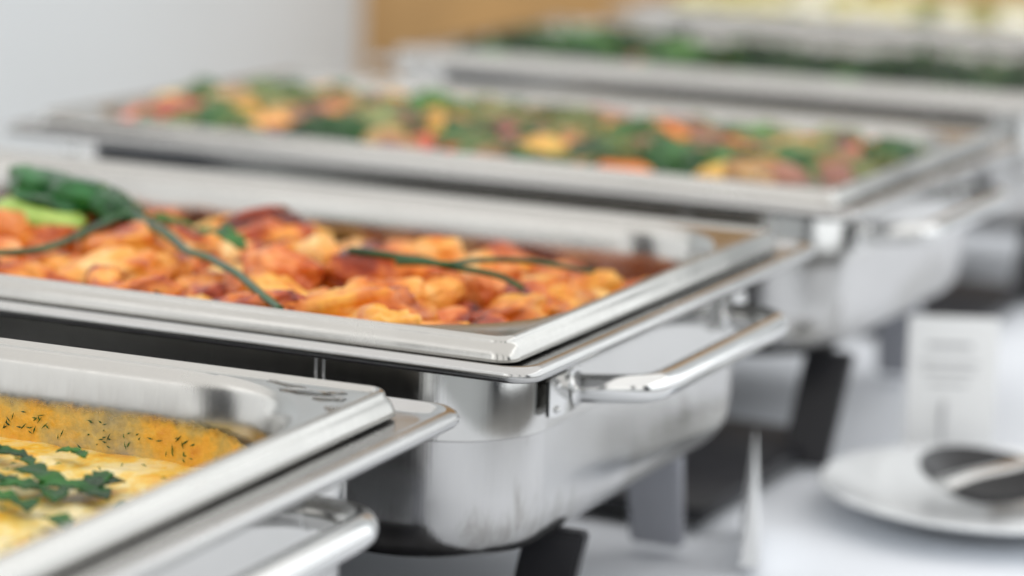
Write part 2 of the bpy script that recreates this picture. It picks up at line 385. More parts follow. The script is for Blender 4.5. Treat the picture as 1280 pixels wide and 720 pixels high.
# ------------------------------------------------------------------ chafing dish
def make_warmer():
    root = empty('food_warmer', (0, 0, 0))
    Z = TZ
    # frame: flat ledge and rolled outer bead
    pr = [(-.0120, -.0150, .030), (-.0120, -.0112, .030), (.0040, -.0108, .012), (.0072, -.0106, .012), (.0086, -.0098, .012), (.0100, -.0082, .012), (.0118, -.0074, .012),
          (.0136, -.0078, .012), (.0149, -.0090, .012), (.0155, -.0107, .012), (.0153, -.0124, .012), (.0145, -.0136, .012), (.0130, -.0140, .012), (.0110, -.0136, .012), (.0080, -.0142, .012), (-.0060, -.0146, .030)]
    V, F = sweep_rings([ring(m, Z + z, r) for m, z, r in pr], closed=True)
    obj('rim_frame', mesh_from('rim_frame', V, F, M_FRAME, 60), root)
    # collar band
    pr = [(-.0085, -.0146, .045), (-.0062, -.0146, .046), (-.0060, -.0160, .046), (-.0060, -.0470, .046), (-.0066, -.0476, .046), (-.0085, -.0476, .045)]
    V, F = sweep_rings([ring(m, Z + z, r, 16) for m, z, r in pr], closed=True)
    co = obj('collar_band', mesh_from('collar_band', V, F, M_COLLAR, 30), root)
    # folded joint in the band near side
    for dx in (0, .0036):
        bm_obj('seam_strip', round_box(.0010, .0010, .0300, .0003, 1), M_CHROME, co, (.265 - .0908 + dx, -.1563 - .0, Z - .0314))
    # water pan body
    pr = [(-.0072, -.0470, .046), (-.0071, -.0700, .046), (-.0074, -.0830, .046), (-.0088, -.0905, .047), (-.0120, -.0965, .048), (-.0170, -.1010, .050), (-.0235, -.1032, .052), (-.036, -.1040, .056)]
    V, F = sweep_rings([ring(m, Z + z, r, 16) for m, z, r in pr], cap_last=True)
    obj('water_pan', mesh_from('water_pan', V, F, M_BODY, 50), root)
    # legs and tray
    def plate(name, p0, p1, w, t, mat):
        p0, p1 = Vector(p0), Vector(p1)
        V = []
        for p, ww in ((p0, w * 1.05), (p1, w)):
            for (a, b) in ((-1, -1), (1, -1), (1, 1), (-1, 1)): V.append(p + Vector((a * ww / 2, b * t / 2, 0)))
        F = [(0, 1, 2, 3), (4, 5, 6, 7), (0, 1, 5, 4), (1, 2, 6, 5), (2, 3, 7, 6), (3, 0, 4, 7)]
        me = mesh_from(name, V, F); bm = bmesh.new(); bm.from_mesh(me)
        bmesh.ops.bevel(bm, geom=list(bm.edges), offset=.0015, segments=2, affect='EDGES'); bm.to_mesh(me); bm.free()
        me.polygons.foreach_set('use_smooth', [True] * len(me.polygons)); me.set_sharp_from_angle(angle=R(40))
        me.materials.append(mat)
        return obj(name, me, root)
    for s in (1, -1):
        plate('leg', (s * .246, .098 - HB, Z - .1025), (s * .243, .070 - HB, .0004), .027, .009, M_BLACK)
        plate('leg', (s * .216, .285 - HB, Z - .1025), (s * .214, .302 - HB, .0004), .028, .009, M_LEG2)
    bm_obj('burner_tray', round_box(.486, .200, .010, .003, 2), M_BLACK, root, (0, -.018 - HB, .0062))
    # handles, one on each short side
    for s in (1, -1):
        def P(u, v, z): return Vector((s * (u + HA), v - HB, Z + z))
        h = P(-.003, .1625, -.031)
        hz = -.0325
        def q(u, v, z): return P(u, v, z) 
        pts = [q(-.001, .0700, hz), q(.005, .0708, hz + .0005), q(.014, .0735, hz + .001), q(.0225, .0780, hz + .0012), q(.0268, .084, hz + .0012), q(.0283, .093, hz + .0012), q(.0285, .125, hz + .0012),
               q(.0285, .1625, hz + .0012), q(.0285, .200, hz + .0012), q(.0283, .232, hz + .0012), q(.0268, .241, hz + .0012), q(.0225, .2470, hz + .0012), q(.014, .2515, hz + .001), q(.005, .2542, hz + .0005), q(-.001, .2550, hz)]
        path = smooth_path(pts, 6)
        def rad(t):
            e = min(t, 1 - t)
            return .0061 + .0016 * max(0, 1 - e / .04) ** 1.5
        V, F = tube(path, rad, 20)
        ho = obj('handle', mesh_from('handle', V, F, M_CHROME, 60), root)
        for v0 in (.0600, .2650):
            # bracket plate curved round a vertical axis
            VV, FF = [], []
            nn = 12; mm_ = 8
            for layer in (0, 1):
                for i in range(nn + 1):
                    a = -1 + 2 * i / nn
                    for j in range(mm_ + 1):
                        b_ = -1 + 2 * j / mm_
                        hh = .0086 * (1 - .12 * abs(a) ** 6)
                        VV.append(P(-.0022 + .0016 * (1 - a * a) * (1 - .25 * b_ * b_) - (0 if layer == 0 else .0016), v0 + .0155 * a, -.0325 + hh * b_))
            cc = mm_ + 1; n_ = (nn + 1) * cc
            for i in range(nn):
                for j in range(mm_):
                    a = i * cc + j; FF.append((a, a + 1, a + cc + 1, a + cc)); FF.append((n_ + a, n_ + a + cc, n_ + a + cc + 1, n_ + a + 1))
            for i in range(nn):
                for j in (0, mm_): a = i * cc + j; FF.append((a, a + cc, n_ + a + cc, n_ + a))
            for j in range(mm_):
                for i in (0, nn): a = i * cc + j; FF.append((a, a + 1, n_ + a + 1, n_ + a))
            bo = obj('bracket', mesh_from('bracket', VV, FF, M_CHROME, 50), root)
            sg = -1 if v0 < .16 else 1
            for zz_ in (-.0275, -.0378):
                bm = bmesh.new(); bmesh.ops.create_uvsphere(bm, u_segments=10, v_segments=6, radius=.0016)
                bm_obj('rivet', bm, M_CHROME, bo, tuple(P(-.0012, v0 + sg * .0098, zz_)))
    return root
def make_pan():
    root = empty('food_pan', (0, 0, 0))
    Z = TZ
    pr = [(-.0012, -.0092, .0068), (-.0002, -.0095, .0088), (0, -.0089, .0090), (-.0001, -.0081, .0090), (-.0006, -.0066, .0089), (-.0013, -.0048, .0086), (-.0022, -.0034, .0083), (-.0031, -.0024, .0080), (-.0033, -.0018, .0078), (-.0036, -.0009, .0076), (-.0043, -.0002, .0070), (-.0052, .0001, .0062), (-.0062, -.0003, .0054), (-.0070, -.0012, .0040),
          (-.0078, -.0016, .0040)]
    rings_ = [ring(m, Z + z, r, 10) for m, z, r in pr]
    pr2 = [(-.0095, -.0018, .0730), (-.0110, -.0024, .0725), (-.0122, -.0040, .0720), (-.0148, -.0072, .0710), (-.0166, -.0200, .070), (-.0168, -.0215, .069), (-.0190, -.0480, .067), (-.0225, -.0560, .064), (-.0310, -.0620, .058), (-.042, -.0640, .045)]
    # flange: connect 7 point corners with denser opening corners
    n0, n1 = 10, 20
    V, F = sweep_rings(rings_)
    V2, F2 = sweep_rings([ring(m, Z + z, r, n1) for m, z, r in pr2], cap_last=True)
    o = len(V); F2 = [tuple(i + o for i in f) for f in F2]
    base = (len(pr) - 1) * (4 * (n0 + 1))
    F3 = []
    for c in range(4):
        A = [base + c * (n0 + 1) + k for k in range(n0 + 1)]
        B = [o + c * (n1 + 1) + k for k in range(n1 + 1)]
        for k in range(n1):
            i0 = round(k * n0 / n1); i1 = round((k + 1) * n0 / n1)
            if i0 == i1: F3.append((A[i0], B[k + 1], B[k]))
            else: F3.append((A[i0], A[i1], B[k + 1], B[k]))
        A2 = base + ((c + 1) % 4) * (n0 + 1); B2 = o + ((c + 1) % 4) * (n1 + 1)
        F3.append((A[-1], A2, B2, B[-1]))
    me = mesh_from('pan_rim', V + V2, F + F2 + F3, M_PAN, 30)
    # split rim and basin so that each is a part
    bm = bmesh.new(); bm.from_mesh(me)
    zr = Z - .0030
    def part(keep):
        b2 = bm.copy()
        dele = [f for f in b2.faces if keep(f)]
        bmesh.ops.delete(b2, geom=dele, context='FACES'); return b2
    def is_basin(f):
        c = f.calc_center_median(); return abs(c.x) < HA - .0113 and abs(c.y) < HB - .0113 and c.z < Z - .0020
    bmr = part(is_basin); bmb = part(lambda f: not is_basin(f)); bm.free()
    bm_obj('rim', bmr, M_PAN, root, sharp=30)
    bm_obj('basin', bmb, M_PAN, root, sharp=40)
    return root

POSES = [  # near-right pan corner x, y, yaw
    (-.1647, .6792, -.4015),
    (.0007, 1.0655, -.4242),
    (.174, 1.492, -.4432),
    (.385, 1.990, -.400),
    (.585, 2.470, -.410)]
def place(p):
    x, y, a = p
    c, s = math.cos(a), math.sin(a)
    return Vector((x - c * HA - s * HB, y - s * HA + c * HB, 0))
W_LAB = ['steel food warmer cut off by the lower left corner, holding the yellow potato bake',
         'steel food warmer in sharp focus holding the orange fried pieces, curved handle on its side',
         'steel food warmer holding the mixed red, orange and green vegetables, behind the fried pieces',
         'steel food warmer holding the dark green salad, fourth along the table',
         'steel food warmer at the far end of the row, holding yellow food']
P_LAB = ['steel pan filled with the yellow potato bake', 'steel pan filled with the orange fried pieces under long chives',
         'steel pan filled with mixed red, orange and green vegetables', 'steel pan filled with dark green salad', 'steel pan of yellow food at the far end of the row']
warm0 = make_warmer(); pan0 = make_pan()
for i, p in enumerate(POSES):
    w = warm0 if i == 0 else copy_tree(warm0)
    w.location = place(p) + (Vector((math.cos(p[2]), math.sin(p[2]), 0)) * .004 if i == 0 else Vector((0, 0, 0))); w.rotation_euler.z = p[2]
    if i == 2:
        for ch in w.children:
            if ch.name.startswith('leg') and ch.data.materials[0] == M_BLACK: ch.location.y -= .032
    tag(w, W_LAB[i], 'food warmer', 'steel food warmers in a row on the table')
for ch in warm0.children:          # the nearest warmer's handles sit closer to its side
    if ch.name.startswith('handle') or ch.name.startswith('bracket'): ch.location.x -= .0065; ch.location.z += .002
for i, p in enumerate(POSES):
    w = pan0 if i == 0 else copy_tree(pan0)
    w.location = place(p); w.rotation_euler.z = p[2]
    tag(w, P_LAB[i], 'food pan', 'steel food pans set into the warmers')

def loc_of(i, u, v, z):
    x, y, a = POSES[i]
    c, s = math.cos(a), math.sin(a)
    return Vector((x + c * u - s * v, y + s * u + c * v, z + TZ))
def inside(u, v, m=.02, r=.06):
    X = abs(u + HA) - (HA - m - r); Y = abs(v - HB) - (HB - m - r)
    return math.hypot(max(X, 0), max(Y, 0)) < r and max(X, Y) < r
def bed(i, zf, mat, name, label, cat, m=-.0168, res=(70, 44), kind='stuff', bump=.004, fr=30):
    # height field filling the basin
    V, F, idx = [], [], {}
    nx, ny = res
    for a in range(nx + 1):
        for b_ in range(ny + 1):
            # map the square grid to a rounded rectangle
            X = (a / nx * 2 - 1); Y = (b_ / ny * 2 - 1)
            hx, hy, r = HA + m, HB + m, .07
            x, y = X * hx, Y * hy
            qx, qy = abs(x) - (hx - r), abs(y) - (hy - r)
            if qx > 0 and qy > 0:
                d = math.hypot(qx, qy); k = max(qx, qy) / d
                x = math.copysign((hx - r) + qx * k, x); y = math.copysign((hy - r) + qy * k, y)
            z = zf(x - HA + 0.0 + 0, y + HB) if False else zf(x - HA, y + HB)
            z += bump * noise.fractal(Vector((x * fr, y * fr, i * 3.0)), 1, 2, 4)
            V.append((x, y, z + TZ))
    c = ny + 1
    for a in range(nx):
        for b_ in range(ny):
            k = a * c + b_; F.append((k, k + 1, k + c + 1, k + c))
    o = obj(name, mesh_from(name, V, F, mat, sharp=None), None, place(POSES[i]), (0, 0, POSES[i][2]))
    tag(o, label, cat, kind=kind)
    return o

# ------------------------------------------------------------------ dish with the fried pieces
def top2(u, v):
    h = -.006
    if u > -.09: h -= .013 * min(1, (u + .09) / .06)
    if v > .15: h -= .015 * min(1, (v - .15) / .12)
    if v < .05: h += .003
    return h
bed(1, lambda u, v: top2(u, v) - .027, F_BED, 'sauce', 'dark orange sauce under the fried pieces', 'sauce')
chunks = []
shapes = [(.017, .011, .0095), (.021, .012, .010), (.014, .012, .011), (.024, .011, .009), (.013, .010, .009), (.018, .014, .010), (.011, .009, .008), (.026, .013, .011)]
for k in range(16):
    s_ = shapes[k % 8]
    chunks.append(blob('fried_piece', k + 1, *s_, amp=.40, freq=1.35, ridged=.10))
def zone2(u, v):
    if u < -.40: return 'in the far left of the pan'
    if u > -.07: return 'at the right end of the pan' if v > .12 else 'by the near right corner of the pan'
    if v < .055: return 'by the near rim below the long chive' if u > -.19 else 'along the near rim on the left'
    if v > .21: return 'against the far wall of the pan' if u > -.24 else 'by the far wall behind the dark leaf'
    if u < -.24: return 'right beside the dark green leaf' if v > .13 else 'in front of the dark green leaf'
    if u < -.15: return 'between the two long chives'
    return 'beside the shorter forked chive' if v > .10 else 'in front of the forked chive'
pts = []
def try_place(n, m, dmin, rng, ulim):
    out = []
    t = 0
    while len(out) < n and t < 20000:
        t += 1
        u = rng.uniform(*ulim); v = rng.uniform(.01, .31)
        if not inside(u, v, m): continue
        if all((u - a) ** 2 + (v - b) ** 2 > dmin ** 2 for a, b in out): out.append((u, v))
    return out
# hand placed pieces that the photograph shows clearly: (u, v, z above the surface, mesh, scale, yaw deg, material)
special = [
    (-.105, .052, .000, 7, 1.35, 25, F_GOLD, 'large pale golden fried piece near the middle of the near rim'),
    (-.080, .034, -.001, 1, 1.15, -20, F_GOLD, 'pale golden fried piece lying right of the large pale golden one'),
    (-.060, .034, .001, 3, 1.20, 35, F_ORANGE, 'long orange fried piece by the near rim, right of the golden ones'),
    (-.050, .112, .004, 5, 1.15, 80, F_GOLD, 'golden fried piece with a brown spot at the right end of the heap'),
    (-.044, .155, .004, 4, 1.30, 80, F_GOLD, 'small golden fried piece touching the right wall of the pan'),
    (-.236, .215, .009, 5, 1.30, 10, F_ORANGE, 'big rounded orange fried piece at the back, right of the leaf'),
    (-.215, .195, .006, 2, 1.25, 60, F_ORANGE, 'chunky orange fried piece in front of the far wall'),
    (-.140, .205, .006, 0, 1.25, 5, F_ORANGE, 'orange fried piece with a square outline near the far wall'),
    (-.165, .110, .004, 2, 1.2, 30, F_RED, 'dark red fried piece with a pale top at the middle of the heap'),
    (-.255, .120, .004, 5, 1.2, 40, F_GOLD, 'pale golden fried piece directly under the leaf stalk'),
    (-.235, .070, .002, 7, 1.1, 30, F_ORANGE, 'long orange fried piece between the two chives'),
    (-.095, .175, .004, 1, 1.1, -30, F_ORANGE, 'long orange fried piece crossing under the forked chive'),
    (-.200, .030, .000, 3, 1.0, 15, F_ORANGE, 'orange fried piece lying along the near rim left of the chive end'),
]
special += [
    (-.040, .192, .003, 2, 1.05, 85, F_GOLD, 'golden fried piece at the right wall, farthest back in the heap'),
    (-.039, .128, .005, 6, 1.25, 80, F_ORANGE, 'small orange fried piece touching the right wall of the pan'),
    (-.066, .172, .004, 0, 1.1, 20, F_ORANGE, 'orange fried piece under the tip of the forked chive'),
    (-.040, .232, .004, 2, 1.1, 85, F_ORANGE, 'orange fried piece at the right wall near the far corner of the pan'),
    (-.062, .220, .004, 0, 1.1, 40, F_GOLD, 'golden fried piece behind the tip of the forked chive'),
    (-.048, .080, .001, 5, 1.0, 60, F_ORANGE, 'plump orange fried piece by the curved near right corner of the pan')]
placed = [(s[0], s[1]) for s in special]
GF = 'fried pieces heaped in the pan in focus'
def fit_wall(u, v, yaw, s_, lim=.85):
    dx = min(-u, u + 2 * HA) - .019; dy = min(v, 2 * HB - v) - .019
    if min(dx, dy) < .022:
        yaw = (0 if dy < dx else PI / 2) + math.sin(yaw * 3) * .25
        s_ = min(s_, lim)
        if max(dx, dy) < .03: s_ *= .8
    return yaw, s_
def put(i, me, u, v, z, sc_, eul, name, label, cat, group):
    o = obj(name, me, None, loc_of(i, u, v, z), (eul[0], eul[1], eul[2] + POSES[i][2])); o.scale = (sc_,) * 3
    tag(o, label, cat, group); return o
def mm(me, mat):
    key = (me.name, mat.name)
    if key not in _mats:
        m2 = me.copy(); m2.materials.clear(); m2.materials.append(mat); _mats[key] = m2
    return _mats[key]
for (u, v, dz, ci, s_, yw, mat, lab) in special:
    put(1, mm(chunks[ci], mat), u, v, top2(u, v) - .008 + dz, s_, (rnd.uniform(-.3, .3), rnd.uniform(-.3, .3), R(yw)), 'fried_piece', lab, 'fried piece', GF)
cname = {F_ORANGE: 'orange', F_RED: 'red brown', F_GOLD: 'golden'}
rng = random.Random(23)
cand = try_place(200, .030, .0172, rng, (-.45, -.02))
for (u, v) in cand:
    if any((u - a) ** 2 + (v - b) ** 2 < .019 ** 2 for a, b in placed): continue
    mat = rng.choices([F_ORANGE, F_RED, F_GOLD], [6, 2.6, 1.8])[0]
    me = mm(rng.choice(chunks), mat)
    s_ = rng.uniform(.70, 1.20) * (.85 if mat is F_GOLD else 1)
    lab = '%s fried piece %s' % (cname[mat], zone2(u, v))
    yw, s_ = fit_wall(u, v, rng.uniform(0, 6.28), s_)
    put(1, me, u, v, top2(u, v) - .010 + rng.uniform(-.005, .006), s_, (rng.uniform(-.4, .4), rng.uniform(-.4, .4), yw), 'fried_piece', lab, 'fried piece', GF + ', ' + lab)

def L2(u, v, z): return loc_of(1, u, v, z)
def strand(name, pts, r, mat, label, cat, parent=None, i=1, squash=1.0, taper=True):
    c0 = loc_of(i, *pts[0])
    path = [p - c0 for p in smooth_path([loc_of(i, *p) for p in pts], 8)]
    V, F = tube(path, (lambda t: r * (1 - .35 * t)) if taper else r, 10, squash)
    o = obj(name, mesh_from(name, V, F, mat, 80), parent, c0 if parent is None else c0 - parent.location)
    if label: tag(o, label, cat)
    return o
# leafy garnish: knot of dark leaves, a pale leaf and two long chives tied to it
gl = empty('leaf_garnish', L2(-.30, .158, -.006))
tag(gl, 'dark green crumpled leaf garnish over a pale green leaf on the fried pieces', 'garnish')
def gpart(name, seed, u, v, z, s, amp, mat, rot=(0, 0, 0), freq=1.3, rid=.06):
    me = blob(name, seed, *s, amp=amp, freq=freq, ridged=rid); me.materials.append(mat)
    o = obj(name, me, gl, L2(u, v, z) - gl.location, (rot[0], rot[1], rot[2] + POSES[1][2])); return o
gpart('dark_leaf', 31, -.3300, .160, .0115, (.0165, .013, .0085), .30, F_GLOSS, (0, .18, 0))
gpart('dark_leaf', 32, -.3030, .158, .0090, (.0175, .013, .0080), .30, F_GLOSS, (0, .15, .3))
gpart('dark_leaf', 33, -.2830, .156, .0050, (.0120, .011, .0080), .3, F_GLOSS, (0, .5, .1))
gpart('dark_leaf', 34, -.3180, .150, .0065, (.0200, .010, .0045), .25, F_GLOSS, (0, .12, 0))
gpart('pale_leaf', 35, -.3160, .141, -.0010, (.0240, .012, .0058), .45, F_PALE, (.2, .12, 0), 1.2, .1)
for pts_, lab in (([(-.272, .150, .005), (-.276, .135, .002), (-.274, .112, .0000), (-.270, .086, -.0010), (-.272, .066, -.0015), (-.284, .056, -.002), (-.306, .056, -.002), (-.345, .064, -.003)], 'chive'),
                  ([(-.272, .150, .003), (-.250, .132, .004), (-.236, .122, .0035), (-.220, .108, .0020), (-.207, .096, .0008), (-.188, .082, .0020), (-.170, .066, .0022), (-.156, .055, .0015), (-.137, .036, .0005), (-.112, .013, -.0015)], 'chive')):
    strand('chive', pts_, .0031, F_CHIVE, None, None, gl, squash=.62)
for (pts_, w_) in (([(-.270, .150, .001), (-.255, .150, .003), (-.237, .150, .0015)], .008), ([(-.232, .148, .001), (-.212, .140, .0002), (-.190, .120, .0005)], .013)):
    a_, b_ = L2(*pts_[0]), L2(*pts_[2]); d_ = b_ - a_
    me = leaf_mesh('leaf', 3 + w_ * 100, d_.length, w_, .2, .2, 0, .15); me.materials.append(F_LEAF)
    obj('leaf', me, gl, (a_ + b_) / 2 - gl.location + Vector((0, 0, .002)), (0, -math.atan2(d_.z, math.hypot(d_.x, d_.y)), math.atan2(d_.y, d_.x)))
fc = empty('forked_chive', L2(-.098, .125, .002))
tag(fc, 'thin dark green forked chive lying across the right half of the fried pieces', 'garnish')
strand('stalk', [(-.137, .121, .0045), (-.126, .124, .004), (-.1155, .127, .003), (-.100, .124, .0035), (-.088, .124, .002), (-.075, .126, .001), (-.062, .124, .000), (-.050, .120, -.003)], .0019, F_CHIVE, None, None, fc)
strand('stalk', [(-.112, .120, .002), (-.098, .119, .0035), (-.0865, .122, .0035), (-.083, .138, .003), (-.078, .152, .002), (-.065, .160, .0015), (-.055, .174, -.002), (-.046, .190, -.006)], .0016, F_CHIVE, None, None, fc)

# ------------------------------------------------------------------ dish with the potato bake
def gratin_mat():
    m, nt, b = newmat('potato_bake_top'); L = nt.links.new
    tc = N(nt, 'ShaderNodeTexCoord')
    mp = N(nt, 'ShaderNodeMapping'); mp.inputs['Scale'].default_value = (1, .5, 1); L(tc.outputs['Object'], mp.inputs[0])
    n1 = N(nt, 'ShaderNodeTexNoise', i_Scale=60, i_Detail=9, i_Roughness=.70, i_Distortion=.15); L(mp.outputs[0], n1.inputs[0])
    n2 = N(nt, 'ShaderNodeTexNoise', i_Scale=330, i_Detail=4); L(tc.outputs['Object'], n2.inputs[0])
    n3 = N(nt, 'ShaderNodeTexNoise', i_Scale=110, i_Detail=5, i_Roughness=.7); L(tc.outputs['Object'], n3.inputs[0])
    ad = N(nt, 'ShaderNodeMath', operation='MULTIPLY_ADD'); ad.inputs[1].default_value = .16; L(n3.outputs[0], ad.inputs[0]); L(n1.outputs[0], ad.inputs[2])
    rc = ramp(nt, [(.47, (.90, .76, .42)), (.56, (.90, .66, .20)), (.62, (.89, .53, .05)), (.70, (.84, .40, .02)), (.82, (.62, .22, .01))]); L(ad.outputs[0], rc.inputs[0])
    L(rc.outputs[0], b.inputs['Base Color']); b.inputs['Roughness'].default_value = .36
    b.inputs['Subsurface Weight'].default_value = .2; b.inputs['Subsurface Radius'].default_value = (.006, .004, .002); b.inputs['Subsurface Scale'].default_value = 1
    b.inputs['Coat Weight'].default_value = .3; b.inputs['Coat Roughness'].default_value = .2
    bp = N(nt, 'ShaderNodeBump', i_Strength=.4, i_Distance=.0008); L(n2.outputs[0], bp.inputs['Height'])
    b2 = N(nt, 'ShaderNodeBump', i_Strength=.5, i_Distance=.0018); L(n3.outputs[0], b2.inputs['Height']); L(bp.outputs[0], b2.inputs['Normal'])
    L(b2.outputs[0], b.inputs['Normal'])
    return m
M_GRAT = gratin_mat()
def gz(u, v):
    z = -.0318 + .0012 * noise.noise(Vector((u * 22, v * 22, 1.5))) + .0009 * noise.noise(Vector((u * 70, v * 70, 5)))
    e = max(0, (v - .275) / .03)
    return z - .003 * e
gr = bed(0, gz, M_GRAT, 'potato_bake', 'yellow potato and cheese bake sprinkled with herbs in the nearest pan', 'potato bake', m=-.0182, res=(180, 120), kind='thing', bump=.0009, fr=90)
# dried sauce left on the far wall of the pan above the food, a thin lumpy film that follows the wall
def crust_mat():
    m, nt, b = newmat('dried_sauce_film'); L = nt.links.new
    tc = N(nt, 'ShaderNodeTexCoord')
    n1 = N(nt, 'ShaderNodeTexNoise', i_Scale=34, i_Detail=8, i_Roughness=.65); L(tc.outputs['Object'], n1.inputs[0])
    n2 = N(nt, 'ShaderNodeTexNoise', i_Scale=260, i_Detail=5, i_Roughness=.7); L(tc.outputs['Object'], n2.inputs[0])
    rc = ramp(nt, [(.36, (.62, .52, .26)), (.48, (.76, .54, .15)), (.58, (.80, .44, .05)), (.72, (.62, .24, .02))]); L(n1.outputs[0], rc.inputs[0])
    L(rc.outputs[0], b.inputs['Base Color']); b.inputs['Roughness'].default_value = .3
    ad = N(nt, 'ShaderNodeMath', operation='MULTIPLY_ADD'); ad.inputs[1].default_value = .35; L(n2.outputs[0], ad.inputs[0]); L(n1.outputs[0], ad.inputs[2])
    ra = ramp(nt, [(.50, .40), (.66, .72), (.80, 1.0)]); L(ad.outputs[0], ra.inputs[0])
    sp = N(nt, 'ShaderNodeSeparateXYZ'); L(tc.outputs['Object'], sp.inputs[0])
    zn = N(nt, 'ShaderNodeMath', operation='MULTIPLY_ADD'); zn.inputs[1].default_value = .009; L(n2.outputs[0], zn.inputs[0]); L(sp.outputs[2], zn.inputs[2])
    zr = N(nt, 'ShaderNodeMapRange', i_1=TZ - .0175 + .0044, i_2=TZ - .0225 + .0044, i_3=0.0, i_4=1.0); L(zn.outputs[0], zr.inputs[0])
    zm = N(nt, 'ShaderNodeMath', operation='MULTIPLY'); L(zr.outputs[0], zm.inputs[0]); L(ra.outputs[0], zm.inputs[1]); L(zm.outputs[0], b.inputs['Alpha'])
    bp = N(nt, 'ShaderNodeBump', i_Strength=.8, i_Distance=.001); L(n2.outputs[0], bp.inputs['Height']); L(bp.outputs[0], b.inputs['Normal'])
    return m
def film():
    n1 = 40
    V, F = [], []
    top = ring(-.0182, 0, .070, n1); bot = ring(-.0210, 0, .068, n1)
    # use the far side: from right corner end over far long side. resample straight run
    seq = []
    T = top[:n1 + 1]; B = bot[:n1 + 1]
    seq += list(zip(T, B))
    a, b_ = (T[-1], B[-1]), (top[n1 + 1], bot[n1 + 1])
    K = 420
    for k in range(1, K):
        t = k / K
        seq.append((tuple(a[0][i] + (b_[0][i] - a[0][i]) * t for i in range(3)), tuple(a[1][i] + (b_[1][i] - a[1][i]) * t for i in range(3))))
    cn = 10
    seq2 = []
    for i in range(len(seq) - 1):     # refine the corner too
        seq2.append(seq[i])
        if i < n1:
            for q in (1, 2, 3): seq2.append(tuple(tuple(seq[i][w][c] + (seq[i + 1][w][c] - seq[i][w][c]) * q / 4 for c in range(3)) for w in (0, 1)))
    for (t_, b__) in seq2:
        x, y = t_[0], t_[1]
        zt = -.0175 + .0024 * noise.noise(Vector((x * 9, y * 9, 9))) + .0016 * noise.fractal(Vector((x * 120, y * 120, 2)), 1, 2, 3)
        zt -= max(0, (.10 - y)) * .16
        if x > HA - .09: zt -= .004 * min(1, (x - HA + .09) / .05)
        zb = -.038
        zt = max(zt, zb + .002)
        d = Vector((t_[0] - b__[0], t_[1] - b__[1], 0))
        for k in range(cn + 1):
            s = k / cn
            z = zt + (zb - zt) * s
            w = (z - -.0215) / (-.0265)      # 0 at ledge, 1 low: wall taper
            base = Vector((t_[0], t_[1], 0)) - d.normalized() * (.0022 * w)
            lump = .0004 + .0009 * max(0, noise.noise(Vector((x * 90, z * 160, y * 90)))) * (1 if 0 < k else .2)
            p = base - d.normalized() * lump
            V.append((p.x, p.y, z + TZ))
    c = cn + 1
    for i in range(len(seq2) - 1):
        for k in range(cn):
            a = i * c + k; F.append((a, a + 1, a + c + 1, a + c))
    return mesh_from('sauce_film', V, F, crust_mat(), sharp=None)
fo = obj('sauce_film', film(), gr); 
# dill flecks: tiny, uncountable
def flecks():
    V, F = [], []
    rg = random.Random(5)
    def add(c, d, n, l, w):
        d = d.normalized(); n = n.normalized(); s = d.cross(n).normalized()
        k = len(V)
        for (a, b_, h_) in ((-l, 0, 0), (0, -w, .0002), (l, 0, 0), (0, w, .0002), (0, 0, .0007)):
            V.append(c + d * a + s * b_ + n * h_)
        F.extend([(k, k + 1, k + 4), (k + 1, k + 2, k + 4), (k + 2, k + 3, k + 4), (k + 3, k, k + 4)])
    for _ in range(330):
        u = rg.uniform(-.40, -.03); v = rg.uniform(.05, .29)
        if not inside(u, v, .024): continue
        z = gz(u, v)
        cc = Vector((u + HA, v - HB, z + .0012 + TZ)); a = rg.uniform(0, 6.28)
        add(cc, Vector((math.cos(a), math.sin(a), .1)), Vector((0, 0, 1)), rg.uniform(.0008, .0026), rg.uniform(.0002, .0004))
    for _ in range(120):
        u = rg.uniform(-.30, -.09) if rg.random() < .88 else rg.uniform(-.09, -.075)
        z = rg.uniform(-.034, -.0235)
        w = (z + .0215) / (-.0265)
        y = HB - .0182 - .0022 * w - .0013
        a = rg.uniform(0, 6.28)
        add(Vector((u + HA, y, z + TZ)), Vector((math.cos(a), 0, math.sin(a))), Vector((0, -1, 0)), rg.uniform(.0006, .0022), rg.uniform(.0002, .0004))
    return mesh_from('dill_flecks', V, F, F_LEAF, smooth=False)
o = obj('dill_flecks', flecks(), gr); tag(o, kind='stuff')
def L1(u, v, z): return loc_of(0, u, v, z)
def sprig(i, u, v, leaves, label, stems=(), zf=gz, mat=F_LEAF, lobes=2):
    c0 = loc_of(i, u, v, zf(u, v) + .002)
    e = empty('parsley_sprig', c0); tag(e, label, 'herb sprig')
    for (du, dv, ln, w, yaw, tilt) in leaves:
        me = leaf_mesh('leaf', ln * 1000 + yaw, ln * 1.08, w * .9, .25, .10, lobes, .12, nx=20, ny=8, th=.0005); me.materials.append(mat)
        p = loc_of(i, u + du, v + dv, zf(u + du, v + dv) + .0042) - c0
        obj('leaf', me, e, p, (0, tilt, R(yaw) + POSES[i][2]))
    for st in stems:
        strand('stem', st, .0007, F_CHIVE, None, None, e, i=i)
    return e
sprig(0, -.088, .236, [(0, 0, .022, .011, 15, .0), (.010, .009, .016, .009, 55, -.1), (-.014, .006, .024, .009, -15, .1), (.004, -.012, .014, .008, -60, 0), (-.012, -.011, .018, .009, 20, 0),
                       (.014, -.002, .013, .008, -20, 0), (-.022, -.006, .016, .007, 5, 0), (.006, .014, .012, .007, 90, -.2)], 'large dark green parsley leaf lying on the middle of the potato bake')
sprig(0, -.128, .262, [(0, 0, .016, .007, 10, 0), (.010, -.004, .010, .005, -30, 0), (-.010, .003, .012, .006, 40, 0)], 'small dark herb leaf near the far edge of the potato bake')
sprig(0, -.098, .210, [(0, 0, .017, .008, 5, 0), (.013, -.003, .012, .008, -50, 0), (-.014, .002, .018, .007, 12, 0)], 'dark green herb leaf on the bake just in front of the large parsley')
